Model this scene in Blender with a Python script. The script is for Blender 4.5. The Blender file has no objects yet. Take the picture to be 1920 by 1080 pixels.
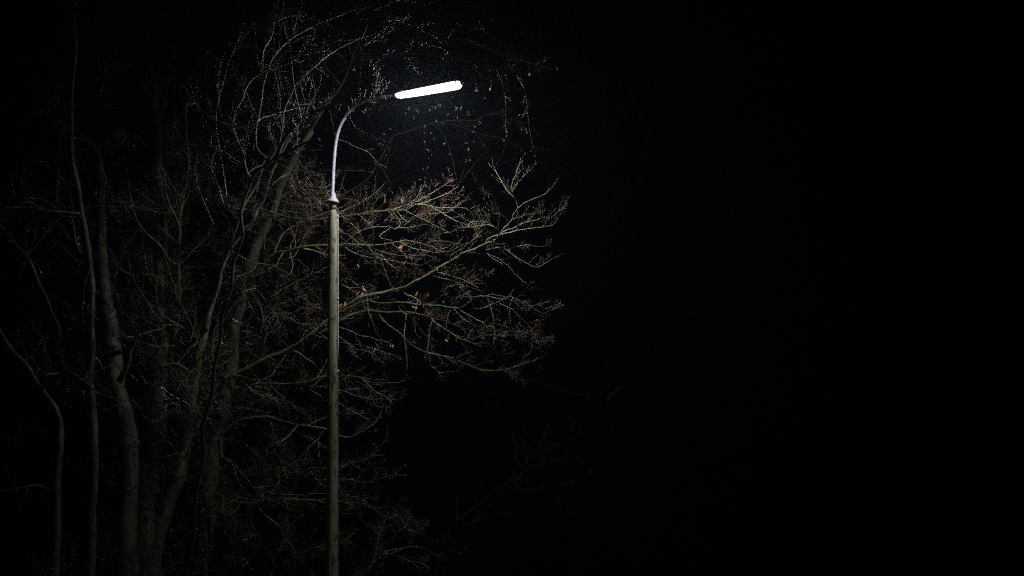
import bpy, math, random
from mathutils import Vector, Matrix, noise

random.seed(11)
C = bpy.context.scene.collection
SC = bpy.context.scene

# ------------------------------------------------------------------ camera frame
D0 = 35.0            # metres from the camera to the lamp post
CAMZ = 1.6
def P(px, py, d=0.0):
    """place seen at (px, py) of the 1920 x 1080 photograph, d metres beyond the post"""
    s = (D0 + d) / D0
    return Vector(((px - 960) / 100 * s, d, CAMZ + (1120 - py) / 100 * s))
def px_of(v):
    s = (D0 + v.y) / D0
    return v.x / s * 100 + 960, 1120 - (v.z - CAMZ) / s * 100

# ------------------------------------------------------------------ materials
def new_mat(name):
    m = bpy.data.materials.new(name); m.use_nodes = True
    nt = m.node_tree
    return m, nt, nt.nodes['Principled BSDF']
def nd(nt, t, **kw):
    n = nt.nodes.new(t)
    for k, v in kw.items():
        if k in n.inputs: n.inputs[k].default_value = v
        else: setattr(n, k, v)
    return n
def ramp(nt, stops):
    r = nt.nodes.new('ShaderNodeValToRGB')
    e = r.color_ramp.elements
    e[0].position, e[0].color = stops[0][0], (*stops[0][1], 1)
    e[1].position, e[1].color = stops[-1][0], (*stops[-1][1], 1)
    for p, c in stops[1:-1]:
        x = e.new(p); x.color = (*c, 1)
    return r
def obj_noise(nt, scale, stretch=(1, 1, 1), detail=5.0, rough=0.6):
    tc = nt.nodes.new('ShaderNodeTexCoord')
    mp = nt.nodes.new('ShaderNodeMapping'); mp.inputs['Scale'].default_value = stretch
    nz = nd(nt, 'ShaderNodeTexNoise', Scale=scale, Detail=detail, Roughness=rough)
    nt.links.new(tc.outputs['Object'], mp.inputs['Vector'])
    nt.links.new(mp.outputs['Vector'], nz.inputs['Vector'])
    return nz
def bark_mat(name, dark, light, moss=0.0, mosscol=(.10, .15, .045), bump=.35, rough=.75, shade_mottle=0.0):
    m, nt, b = new_mat(name); L = nt.links.new
    nz = obj_noise(nt, 9.0, (1, 1, .45))
    r = ramp(nt, [(.3, dark), (.52, tuple((a + c) / 2 for a, c in zip(dark, light))), (.72, light)])
    L(nz.outputs['Fac'], r.inputs['Fac'])
    col = r.outputs['Color']
    # pale lichen spots
    nz2 = obj_noise(nt, 34.0, (1, 1, 1), 3.0)
    r2 = ramp(nt, [(.56, (0, 0, 0)), (.66, (1, 1, 1))]); L(nz2.outputs['Fac'], r2.inputs['Fac'])
    mx = nd(nt, 'ShaderNodeMix', data_type='RGBA'); mx.inputs[7].default_value = (.27, .28, .21, 1)
    mul = nd(nt, 'ShaderNodeMath', operation='MULTIPLY'); mul.inputs[1].default_value = .35
    L(r2.outputs['Color'], mul.inputs[0]); L(mul.outputs[0], mx.inputs[0]); L(col, mx.inputs[6])
    col = mx.outputs[2]
    if moss:
        nz3 = obj_noise(nt, 5.0, (1, 1, 1), 4.0)
        r3 = ramp(nt, [(.5 - moss * .35, (0, 0, 0)), (.75 - moss * .35, (1, 1, 1))]); L(nz3.outputs['Fac'], r3.inputs['Fac'])
        mm = nd(nt, 'ShaderNodeMix', data_type='RGBA'); mm.inputs[7].default_value = (*mosscol, 1)
        L(r3.outputs['Color'], mm.inputs[0]); L(col, mm.inputs[6])
        col = mm.outputs[2]
    if shade_mottle:     # broad dark patches: mottling and branch shade painted into the bark
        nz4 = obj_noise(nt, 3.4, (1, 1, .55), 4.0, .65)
        r4 = ramp(nt, [(.40, (1 - shade_mottle,) * 3), (.60, (1.15, 1.15, 1.1))]); L(nz4.outputs['Fac'], r4.inputs['Fac'])
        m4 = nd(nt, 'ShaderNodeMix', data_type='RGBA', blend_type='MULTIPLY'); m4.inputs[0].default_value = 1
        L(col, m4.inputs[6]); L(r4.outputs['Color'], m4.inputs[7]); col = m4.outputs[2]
    L(col, b.inputs['Base Color'])
    b.inputs['Roughness'].default_value = rough
    bp = nd(nt, 'ShaderNodeBump', Strength=bump, Distance=.02)
    nb = obj_noise(nt, 26.0, (1, 1, .3)); L(nb.outputs['Fac'], bp.inputs['Height'])
    L(bp.outputs['Normal'], b.inputs['Normal'])
    return m

M_BARK = bark_mat('beech_bark', (.04, .038, .026), (.14, .13, .09), .3, (.06, .075, .026), .9, shade_mottle=.6)
M_LIMB = bark_mat('mossy_bark', (.085, .085, .05), (.28, .28, .165), .5, (.14, .165, .05), .6)
M_GREEN = bark_mat('green_mossy_bark', (.075, .08, .045), (.19, .19, .11), .75, (.08, .115, .038), .6)
M_DARK = bark_mat('dark_bark', (.022, .02, .016), (.075, .07, .05), .2, (.04, .05, .02), shade_mottle=.6)  # dark bark, its tone also standing in for shade on dim limbs
M_SHADED = bark_mat('shaded_bark', (.022, .02, .014), (.10, .095, .064), .35, (.04, .05, .018), .9, shade_mottle=.75)  # darker bark: shade of the left trunks painted into the colour
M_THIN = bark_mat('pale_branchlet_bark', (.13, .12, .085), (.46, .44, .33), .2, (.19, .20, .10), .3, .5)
M_PALE = bark_mat('pale_bark', (.08, .076, .052), (.31, .29, .21), .25, (.12, .13, .055), .8, .65, shade_mottle=.55)

m, nt, b = new_mat('beech_twig'); M_TWIG = m
nz = obj_noise(nt, 1.6, (1, 1, 1), 3.0)
r = ramp(nt, [(.32, (.115, .105, .07)), (.5, (.10, .078, .047)), (.66, (.10, .048, .028))])
nt.links.new(nz.outputs['Fac'], r.inputs['Fac']); nt.links.new(r.outputs['Color'], b.inputs['Base Color'])
b.inputs['Roughness'].default_value = .4; b.inputs['Specular IOR Level'].default_value = .55

m, nt, b = new_mat('shaded_twig'); M_TWIG2 = m  # darker twig copy with shade painted into its colour
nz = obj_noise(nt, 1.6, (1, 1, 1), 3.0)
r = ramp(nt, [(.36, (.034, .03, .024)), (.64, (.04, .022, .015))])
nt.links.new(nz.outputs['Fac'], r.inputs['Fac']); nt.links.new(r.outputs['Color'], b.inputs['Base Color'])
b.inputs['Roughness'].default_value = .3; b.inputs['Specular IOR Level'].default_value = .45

m, nt, b = new_mat('dry_beech_leaf'); M_LEAF = m
nz = obj_noise(nt, 30.0, (1, 1, 1), 3.0)
r = ramp(nt, [(.3, (.34, .13, .045)), (.7, (.62, .33, .15))])
nt.links.new(nz.outputs['Fac'], r.inputs['Fac']); nt.links.new(r.outputs['Color'], b.inputs['Base Color'])
b.inputs['Roughness'].default_value = .55

m, nt, b = new_mat('glint_husk'); M_GLINT = m  # for rings and grey leaves added as glints around the lamp
nz = obj_noise(nt, 60.0, (1, 1, 1), 2.0)
r = ramp(nt, [(.3, (.10, .085, .065)), (.7, (.24, .20, .165))])
nt.links.new(nz.outputs['Fac'], r.inputs['Fac']); nt.links.new(r.outputs['Color'], b.inputs['Base Color'])
b.inputs['Roughness'].default_value = .4; b.inputs['Specular IOR Level'].default_value = .6

m, nt, b = new_mat('dark_stalk'); M_STALK = m
b.inputs['Base Color'].default_value = (.022, .016, .012, 1); b.inputs['Roughness'].default_value = .7; b.inputs['Specular IOR Level'].default_value = .2

# weathered timber of the post
m, nt, b = new_mat('weathered_timber'); M_WOOD = m; L = nt.links.new
nz = obj_noise(nt, 22.0, (1, 1, .05), 8.0, .75)
r = ramp(nt, [(.30, (.085, .07, .045)), (.42, (.25, .225, .15)), (.56, (.37, .34, .24)), (.74, (.46, .425, .31))])
L(nz.outputs['Fac'], r.inputs['Fac'])
nz2 = obj_noise(nt, 2.2, (1, 1, .4), 4.0)
r2 = ramp(nt, [(.40, (0, 0, 0)), (.62, (.9, .9, .9))]); L(nz2.outputs['Fac'], r2.inputs['Fac'])
mx = nd(nt, 'ShaderNodeMix', data_type='RGBA'); mx.inputs[7].default_value = (.21, .22, .12, 1)
L(r2.outputs['Color'], mx.inputs[0]); L(r.outputs['Color'], mx.inputs[6])
nk = obj_noise(nt, 16.0, (1, 1, .35), 1.0)
rk = ramp(nt, [(.60, (1, 1, 1)), (.66, (.35, .31, .26))]); L(nk.outputs['Fac'], rk.inputs['Fac'])
mk = nd(nt, 'ShaderNodeMix', data_type='RGBA', blend_type='MULTIPLY'); mk.inputs[0].default_value = 1
L(mx.outputs[2], mk.inputs[6]); L(rk.outputs['Color'], mk.inputs[7])
L(mk.outputs[2], b.inputs['Base Color']); b.inputs['Roughness'].default_value = .8
bp = nd(nt, 'ShaderNodeBump', Strength=.9, Distance=.015); L(nz.outputs['Fac'], bp.inputs['Height']); L(bp.outputs['Normal'], b.inputs['Normal'])

def metal(name, a, c, rough=.5, scale=14, metallic=0.0):
    m, nt, b = new_mat(name)
    nz = obj_noise(nt, scale, (1, 1, .6), 4.0)
    r = ramp(nt, [(.32, a), (.62, c)]); nt.links.new(nz.outputs['Fac'], r.inputs['Fac'])
    nt.links.new(r.outputs['Color'], b.inputs['Base Color'])
    b.inputs['Roughness'].default_value = rough; b.inputs['Metallic'].default_value = metallic
    return m
M_ARM = metal('pale_painted_steel', (.40, .40, .45), (.56, .56, .63), .45)
M_CONDUIT = metal('grey_conduit', (.48, .48, .46), (.66, .66, .64), .35)
M_CABLE = metal('cable_sheath', (.10, .10, .09), (.20, .20, .18), .5)
M_STAPLE = metal('galvanised_steel', (.5, .5, .5), (.7, .7, .7), .35, 40, .4)
M_RUST = metal('rusty_steel', (.10, .05, .03), (.24, .13, .08), .7, 30)
M_HOUSING = metal('grey_housing', (.34, .34, .36), (.46, .46, .48), .5)

m, nt, b = new_mat('glowing_clear_bowl'); M_BOWL = m; nt.nodes.remove(b)
em = nt.nodes.new('ShaderNodeEmission'); em.inputs['Color'].default_value = (1, .985, .99, 1); em.inputs['Strength'].default_value = 2.4
tp = nt.nodes.new('ShaderNodeBsdfTransparent'); ad = nt.nodes.new('ShaderNodeAddShader')
nt.links.new(em.outputs[0], ad.inputs[0]); nt.links.new(tp.outputs[0], ad.inputs[1]); nt.links.new(ad.outputs[0], nt.nodes['Material Output'].inputs['Surface'])
m, nt, b = new_mat('lit_fluorescent_tube'); M_LIT = m
b.inputs['Base Color'].default_value = (.9, .9, .9, 1)
b.inputs['Emission Color'].default_value = (1, .985, .99, 1); LAMP = 1050.0; b.inputs['Emission Strength'].default_value = LAMP

m, nt, b = new_mat('leaf_litter_and_grass'); M_GROUND = m; L = nt.links.new
nz = obj_noise(nt, .6, (1, 1, 1), 8.0); nzb = obj_noise(nt, 22.0, (1, 1, 1), 5.0)
r = ramp(nt, [(.35, (.030, .045, .015)), (.55, (.05, .05, .02)), (.7, (.075, .045, .022))])
mxv = nd(nt, 'ShaderNodeMath', operation='ADD'); hv = nd(nt, 'ShaderNodeMath', operation='MULTIPLY_ADD')
hv.inputs[1].default_value = .5; hv.inputs[2].default_value = -.25
L(nzb.outputs['Fac'], hv.inputs[0]); L(nz.outputs['Fac'], mxv.inputs[0]); L(hv.outputs[0], mxv.inputs[1])
L(mxv.outputs[0], r.inputs['Fac']); L(r.outputs['Color'], b.inputs['Base Color']); b.inputs['Roughness'].default_value = .9
bp = nd(nt, 'ShaderNodeBump', Strength=.8, Distance=.05); L(nzb.outputs['Fac'], bp.inputs['Height']); L(bp.outputs['Normal'], b.inputs['Normal'])
m, nt, b = new_mat('asphalt'); M_ROAD = m
nz = obj_noise(nt, 60.0, (1, 1, 1), 4.0)
r = ramp(nt, [(.3, (.03, .03, .031)), (.7, (.065, .064, .062))]); nt.links.new(nz.outputs['Fac'], r.inputs['Fac'])
nt.links.new(r.outputs['Color'], b.inputs['Base Color']); b.inputs['Roughness'].default_value = .8

# ------------------------------------------------------------------ mesh helpers
class MB:
    def __init__(self): self.v = []; self.f = []; self.mi = []
    def mark(self, k):
        self.mi += [k] * (len(self.f) - len(self.mi))
    def tube(self, pts, rad, n=6, cap=True, wob=0.0):
        k = len(pts)
        if k < 2: return
        base = len(self.v); u = None
        for i in range(k):
            t = (pts[min(i + 1, k - 1)] - pts[max(i - 1, 0)])
            if t.length < 1e-9: t = Vector((0, 0, 1))
            t.normalize()
            if u is None:
                u = t.cross(Vector((.31, .87, .2)));
                if u.length < 1e-3: u = t.cross(Vector((1, 0, 0)))
            else: u = u - t * u.dot(t)
            if u.length < 1e-6: u = t.cross(Vector((.9, .2, .3)))
            u.normalize(); w = t.cross(u)
            p = pts[i]; r = rad[i]
            for j in range(n):
                a = 2 * math.pi * j / n
                q = u * math.cos(a) + w * math.sin(a)
                rr = r
                if wob: rr = r * (1 + wob * noise.noise((p + q * r) * (1.1 / max(r, .02)) * .25) + wob * .7 * noise.noise((p + q * r) * 9))
                self.v.append(p + q * rr)
        for i in range(k - 1):
            a0 = base + i * n; b0 = a0 + n
            for j in range(n):
                j2 = (j + 1) % n
                self.f.append((a0 + j, a0 + j2, b0 + j2, b0 + j))
        if cap:
            self.f.append(tuple(base + j for j in reversed(range(n))))
            self.f.append(tuple(base + (k - 1) * n + j for j in range(n)))
    def build(self, name, mat, parent=None, smooth=True, origin=None):
        me = bpy.data.meshes.new(name)
        o0 = Vector(origin) if origin is not None else Vector((0, 0, 0))
        vs = [tuple(x - o0) for x in self.v] if origin is not None else [tuple(x) for x in self.v]
        me.from_pydata(vs, [], self.f)
        for q in (mat if isinstance(mat, (list, tuple)) else [mat]): me.materials.append(q)
        if self.mi:
            self.mark(0); me.polygons.foreach_set('material_index', self.mi)
        if smooth: me.polygons.foreach_set('use_smooth', [True] * len(me.polygons))
        me.update()
        o = bpy.data.objects.new(name, me); C.objects.link(o)
        o.location = o0
        if parent: put_under(o, parent)
        return o
def put_under(o, parent):
    o.parent = parent
    q = parent; off = Vector((0, 0, 0))
    while q is not None: off += q.location; q = q.parent
    o.location = o.location - off
def thing(name, label, cat, loc, group=None):
    o = bpy.data.objects.new(name, None); C.objects.link(o); o.location = loc
    o['label'] = label; o['category'] = cat
    if group: o['group'] = group
    return o
def catmull(pts, step=4):
    if len(pts) < 3: 
        return [pts[0].lerp(pts[-1], i / step) for i in range(step + 1)]
    out = []
    for i in range(len(pts) - 1):
        p0 = pts[max(i - 1, 0)]; p1 = pts[i]; p2 = pts[i + 1]; p3 = pts[min(i + 2, len(pts) - 1)]
        for s in range(step):
            t = s / step
            out.append(.5 * ((2 * p1) + (p2 - p0) * t + (2 * p0 - 5 * p1 + 4 * p2 - p3) * t * t + (3 * p1 - p0 - 3 * p2 + p3) * t ** 3))
    out.append(pts[-1].copy()); return out

# ------------------------------------------------------------------ twig growth
def blocked(v):
    """keep fresh growth off the line of sight to the lamp's face and the post"""
    x, y = px_of(v)
    if 732 < x < 878 and 136 < y < 200 and v.y < .3: return True
    if 604 < x < 644 and y > 395 and v.y < .3: return True
    if 610 < x < 650 and 215 < y < 360 and v.y < .3: return True
    return False
def rnd_perp(t):
    r = Vector((random.gauss(0, 1), random.gauss(0, 1), random.gauss(0, 1)))
    r = r - t * r.dot(t)
    return r.normalized() if r.length > 1e-6 else Vector((0, 0, 1))
def twig(mb, p, d, L, r, plane, level, trop, kids):
    n = 4 + int(L / .12); n = min(n, 9)
    pts = [p.copy()]; rad = [r]; q = p.copy(); dd = d.copy(); side = random.choice((-1, 1))
    sub = []
    for i in range(1, n + 1):
        side = -side
        dd = (dd + plane * side * .13 + Vector((0, 0, trop)) * .11 + Vector((random.gauss(0, .07), random.gauss(0, .07), random.gauss(0, .07)))).normalized()
        q = q + dd * (L / n)
        if blocked(q): break
        pts.append(q.copy()); rad.append(max(r * (1 - .7 * i / n), .0021))
        if level > 0 and i < n and i >= 1 and random.random() < kids:
            sub.append((q.copy(), (dd * .72 + plane * side * .62 + Vector((0, random.gauss(0, .25), 0))).normalized(), L * random.uniform(.28, .55) * (1 - .4 * i / n), rad[-1] * .7))
    if len(pts) < 2: return
    if level == 0 or True:   # pointed winter bud at the tip
        e = pts[-1]; g = (pts[-1] - pts[-2]).normalized()
        pts += [e + g * .006, e + g * .016, e + g * .03]; rad += [rad[-1] * 1.0, rad[-1] + .0022, .0006]
    mb.tube(pts, rad, 3, False)
    for (a, b_, l, rr) in sub: twig(mb, a, b_, l, rr, plane if random.random() < .6 else rnd_perp(b_), level - 1, trop, kids)

# ------------------------------------------------------------------ traced branches
# a branch: 'x,y x,y ...' (root first), r0 cm, r1 cm, d0, d1 (None: from its parent), twigs per metre, twig length, upward habit, twig levels
def parse(s): return [tuple(float(c) for c in w.split(',')) for w in s.split()]
class Branch: pass
TWIGS = 4.0
ALLB = []
def trace(spec, fam, wob=0.0):
    s, r0, r1, d0, d1, dens, tl, trop, lev = spec
    q = parse(s); B = Branch()
    lens = [0.0]
    for i in range(1, len(q)): lens.append(lens[-1] + math.hypot(q[i][0] - q[i - 1][0], q[i][1] - q[i - 1][1]))
    T = lens[-1]; snap = None
    if d0 is None:
        best = (1e9, None)
        for F in fam:
            for v in F.pts:
                x, y = px_of(v); e = (x - q[0][0]) ** 2 + (y - q[0][1]) ** 2
                if e < best[0]: best = (e, v)
        d0 = best[1].y if best[1] is not None else 0.0
        if best[1] is not None and best[0] < 64: snap = best[1]
        if d1 is None: d1 = d0 + random.uniform(-.35, .35) * T / 100
        elif isinstance(d1, str): d1 = d0 + float(d1)
    elif d1 is None: d1 = d0
    ph = random.uniform(0, 6)
    pts = []
    if r0 < 1.6: r0 *= .74; r1 *= .8
    for (x, y), l in zip(q, lens):
        u = l / max(T, 1e-6)
        pts.append(P(x, y, d0 + (d1 - d0) * u + math.sin(ph + l * .05) * .04 * min(1, u * 4)))
    if snap is not None: pts[0] = snap.copy()
    pts = catmull(pts, 3)
    n = len(pts); r0 /= 100; r1 /= 100
    jit = min(.004, r0 * .2)
    for i in range(1, n - 1):
        pts[i] = pts[i] + Vector((random.gauss(0, jit), random.gauss(0, jit), random.gauss(0, jit)))
    acc = [0.0]
    for i in range(1, n): acc.append(acc[-1] + (pts[i] - pts[i - 1]).length)
    rad = [max((r0 + (r1 - r0) * (a / acc[-1])) * (1 + (.14 * noise.noise(pts[i] * 3.1))), .002) for i, a in enumerate(acc)]
    B.pts, B.rad, B.len, B.dens, B.tl, B.trop, B.lev, B.acc = pts, rad, acc[-1], dens, tl, trop, lev, acc
    fam.append(B); ALLB.append(B)
    return B
def sides_for(r): return 16 if r > .09 else 12 if r > .05 else 9 if r > .025 else 6 if r > .01 else 5
def spawn(mb, B):
    n = int(B.len * B.dens * TWIGS + random.random())
    for _ in range(n):
        u = random.uniform(.12, 1.0) * B.len
        i = 1
        while i < len(B.acc) - 1 and B.acc[i] < u: i += 1
        f = (u - B.acc[i - 1]) / max(B.acc[i] - B.acc[i - 1], 1e-6)
        p = B.pts[i - 1].lerp(B.pts[i], f); t = (B.pts[i] - B.pts[i - 1]).normalized()
        k = rnd_perp(t); k = (k + Vector((0, 0, .35 * (1 if B.trop >= 0 else -1)))).normalized()
        d = (t * .7 + k * .75).normalized()
        L = B.tl * random.uniform(.45, 1.5); r = min(B.rad[i] * .7, .0032 + L * .0062) * random.uniform(.7, 1.25)
        pl = d.cross(rnd_perp(d)).normalized()
        twig(mb, p, d, L, r, pl, B.lev + (1 if L > .3 and B.lev > 0 else 0), B.trop, .6)

LEAF_ME = []
def leaf_meshes():
    for s in range(4):
        random.seed(50 + s); mb = MB(); nx, ny = 4, 6; L, W = .085, .05
        for j in range(ny + 1):
            u = j / ny; w = W * math.sin(math.pi * min(1, u * .93 + .05)) ** .8
            for i in range(nx + 1):
                a = (i / nx - .5) * 2
                fold = abs(a) * (.018 + .012 * s * .4); curl = .045 * (u ** 2) * (1 if s % 2 else -1)
                mb.v.append(Vector((a * w * .5 * (1 - .25 * s * .3), u * L, fold + curl + random.gauss(0, .0025))))
        for j in range(ny):
            for i in range(nx):
                a = j * (nx + 1) + i; mb.f.append((a, a + 1, a + nx + 2, a + nx + 1))
        mb.tube([Vector((0, -.02, .002)), Vector((0, 0, 0)), Vector((0, L * .95, .003 + .045 * .9 * (1 if s % 2 else -1)))], [.0016, .0015, .0006], 3, False)
        me = bpy.data.meshes.new('dry_leaf'); me.from_pydata([tuple(v) for v in mb.v], [], mb.f); me.materials.append(M_LEAF); me.update(); LEAF_ME.append(me)
leaf_meshes()
GLINT_ME = []
def glint_meshes():  # small rings made up to stand for blurred glints
    for s in range(4):
        random.seed(70 + s); mb = MB(); R = .025 + .0025 * s; n = 20
        ring = []
        for i in range(n + 1):
            a = 2 * math.pi * i / n * (1 if s < 2 else .86)
            rr = R * (1 + .10 * math.cos(4 * a + s)); ring.append(Vector((rr * math.cos(a), rr * math.sin(a), .006 * math.cos(4 * a))))
        mb.tube(ring, [.0030] * (n + 1), 5, False)
        for k in range(2):    # stalk end of the ring that stands in for a glint
            a = math.pi * k + .4
            mb.tube([Vector((R * math.cos(a), R * math.sin(a), 0)), Vector((0, 0, -.03))], [.0018, .0014], 3, False)
        me = bpy.data.meshes.new('glint_husk'); me.from_pydata([tuple(v) for v in mb.v], [], mb.f); me.materials.append(M_GLINT)
        me.polygons.foreach_set('use_smooth', [True] * len(me.polygons)); me.update(); GLINT_ME.append(me)
glint_meshes()
GLINT_LEAF_ME = []
for me in LEAF_ME:
    g = me.copy(); g.materials[0] = M_GLINT; GLINT_LEAF_ME.append(g)  # grey leaf copies, added as further glints near the lamp
random.seed(5)
def child_copy(me, name, loc, rot, sc, parent):
    o = bpy.data.objects.new(name, me); C.objects.link(o); o.location = loc; o.rotation_euler = rot; o.scale = (sc, sc, sc)
    put_under(o, parent); return o

def bough(mb, B, rng, L, mark, lev=1, dense=False):
    i = rng.randrange(1, len(B.pts) - 1); p = B.pts[i]
    if p.z < 2.0: return False
    t = (B.pts[i + 1] - B.pts[i - 1]).normalized(); k = rnd_perp(t)
    d = (t * rng.uniform(.2, .8) + k + Vector((0, 0, .15))).normalized()
    r = min(B.rad[i] * .5, .004 + .006 * L); n = 7; pts = [p.copy()]; q = p.copy(); tw = []
    for j in range(n):
        d = (d + Vector((rng.gauss(0, .2), rng.gauss(0, .2), rng.gauss(.05, .2)))).normalized()
        q = q + d * (L / n)
        x, y = px_of(q)
        if blocked(q) or x > 655 or (x > 600 and y < 300) or (dense and y < 300): break
        pts.append(q.copy()); tw.append((q.copy(), d.copy()))
    if len(pts) < 4: return False
    N = len(pts); c = catmull(pts, 3)
    mb.tube(c, [max(r * (1 - .75 * j / len(c)), .002) for j in range(len(c))], 5, False); mb.mark(mark)
    for (a, dd) in tw:
        for _ in range(rng.choice((0, 1, 1, 2)) if not dense else rng.choice((1, 2, 3))):
            e = (dd * .6 + rnd_perp(dd)).normalized(); l = L * rng.uniform(.15, .38)
            twig(mb, a, e, l, .003 + l * .0058, rnd_perp(e), lev, .2, .6)
    mb.mark(1); return True

def twm(m): return M_TWIG2 if m in (M_DARK, M_SHADED) else M_TWIG
BEECHES = 'bare beech trees around the street lamp'
def tree(label, tw, trunk_specs, limbs, mat=M_BARK, limbmat=None, wob=.10, extra=0, dense=False):
    global TWIGS; TWIGS = tw
    """trunk_specs: branches melted into the trunk part; limbs: [(material, [branches])]"""
    q = parse(trunk_specs[0][0])[0]; d = trunk_specs[0][3]
    s = (D0 + d) / D0; zy = 1120 + CAMZ * 100 / s
    base = P(q[0], zy, d)
    root = thing('beech_tree', label, 'tree', base, BEECHES)
    fam = []; mb = MB(); rng = random.Random(len(label))
    for k, sp in enumerate(trunk_specs):
        if k == 0:
            w = parse(sp[0]); x0 = w[0][0] + (w[0][0] - w[1][0]) * (zy - w[0][1]) / max(w[0][1] - w[1][1], 1) * .35
            root.location = P(x0, zy, d)
            sp = ('%g,%g ' % (x0, zy + 6) + sp[0],) + tuple(sp[1:])
        B = trace(sp, fam)
        if k == 0:    # root flare
            if max(B.rad) > .06:
                for i, v in enumerate(B.pts):
                    k = noise.noise(Vector((v.x * 3, 7.3, v.z * .9))); B.rad[i] *= 1 + .22 * k
                    B.pts[i] = v + Vector((noise.noise(Vector((v.x, 1.7, v.z * 1.1))), noise.noise(Vector((v.x, 9.1, v.z * .8))), 0)) * .07
            for i, v in enumerate(B.pts):
                if v.z < .7: B.rad[i] *= 1 + .55 * (1 - max(v.z, 0) / .7) ** 2
        mb.tube(B.pts, B.rad, sides_for(max(B.rad)) + 8, True, wob * 2)
    mb.mark(0)
    for B in fam:
        if B.dens > 0: spawn(mb, B)
    mb.mark(1)
    for _ in range(extra // 2): bough(mb, fam[0], rng, rng.uniform(.6, 1.8), 0, 1, dense)
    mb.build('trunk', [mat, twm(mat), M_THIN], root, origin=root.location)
    lobjs = []
    for lm, brs in limbs:
        mb = MB(); mine = []
        for sp in brs:
            B = trace(sp, fam); mine.append(B)
            mb.tube(B.pts, B.rad, sides_for(max(B.rad)), True, wob * .7 if B.rad[0] > .015 else 0)
            mb.mark(2 if B.rad[0] < .0125 and lm is not M_DARK and mat is not M_SHADED else 0)
            if B.dens > 0: spawn(mb, B)
            mb.mark(1)
        lobjs.append([None, mine, mb, lm, root, twm(mat)])
    done = 0
    pool = [(B, l) for l in lobjs for B in l[1] if B.rad[0] > .0125]
    for _ in range(extra * 4):
        if done >= extra or not pool: break
        B, l = rng.choice(pool)
        if max(px_of(v)[0] for v in B.pts) > 660 and px_of(B.pts[0])[0] > 600: continue
        done += bough(l[2], B, rng, rng.uniform(.6, 1.9), 2 if dense else 0, 1, dense)
    return root, lobjs, fam
def b(s, r0, r1, d0=None, d1=None, dens=5.0, tl=.42, trop=.35, lev=1): return (s, r0, r1, d0, d1, dens, tl, trop, lev)

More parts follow.
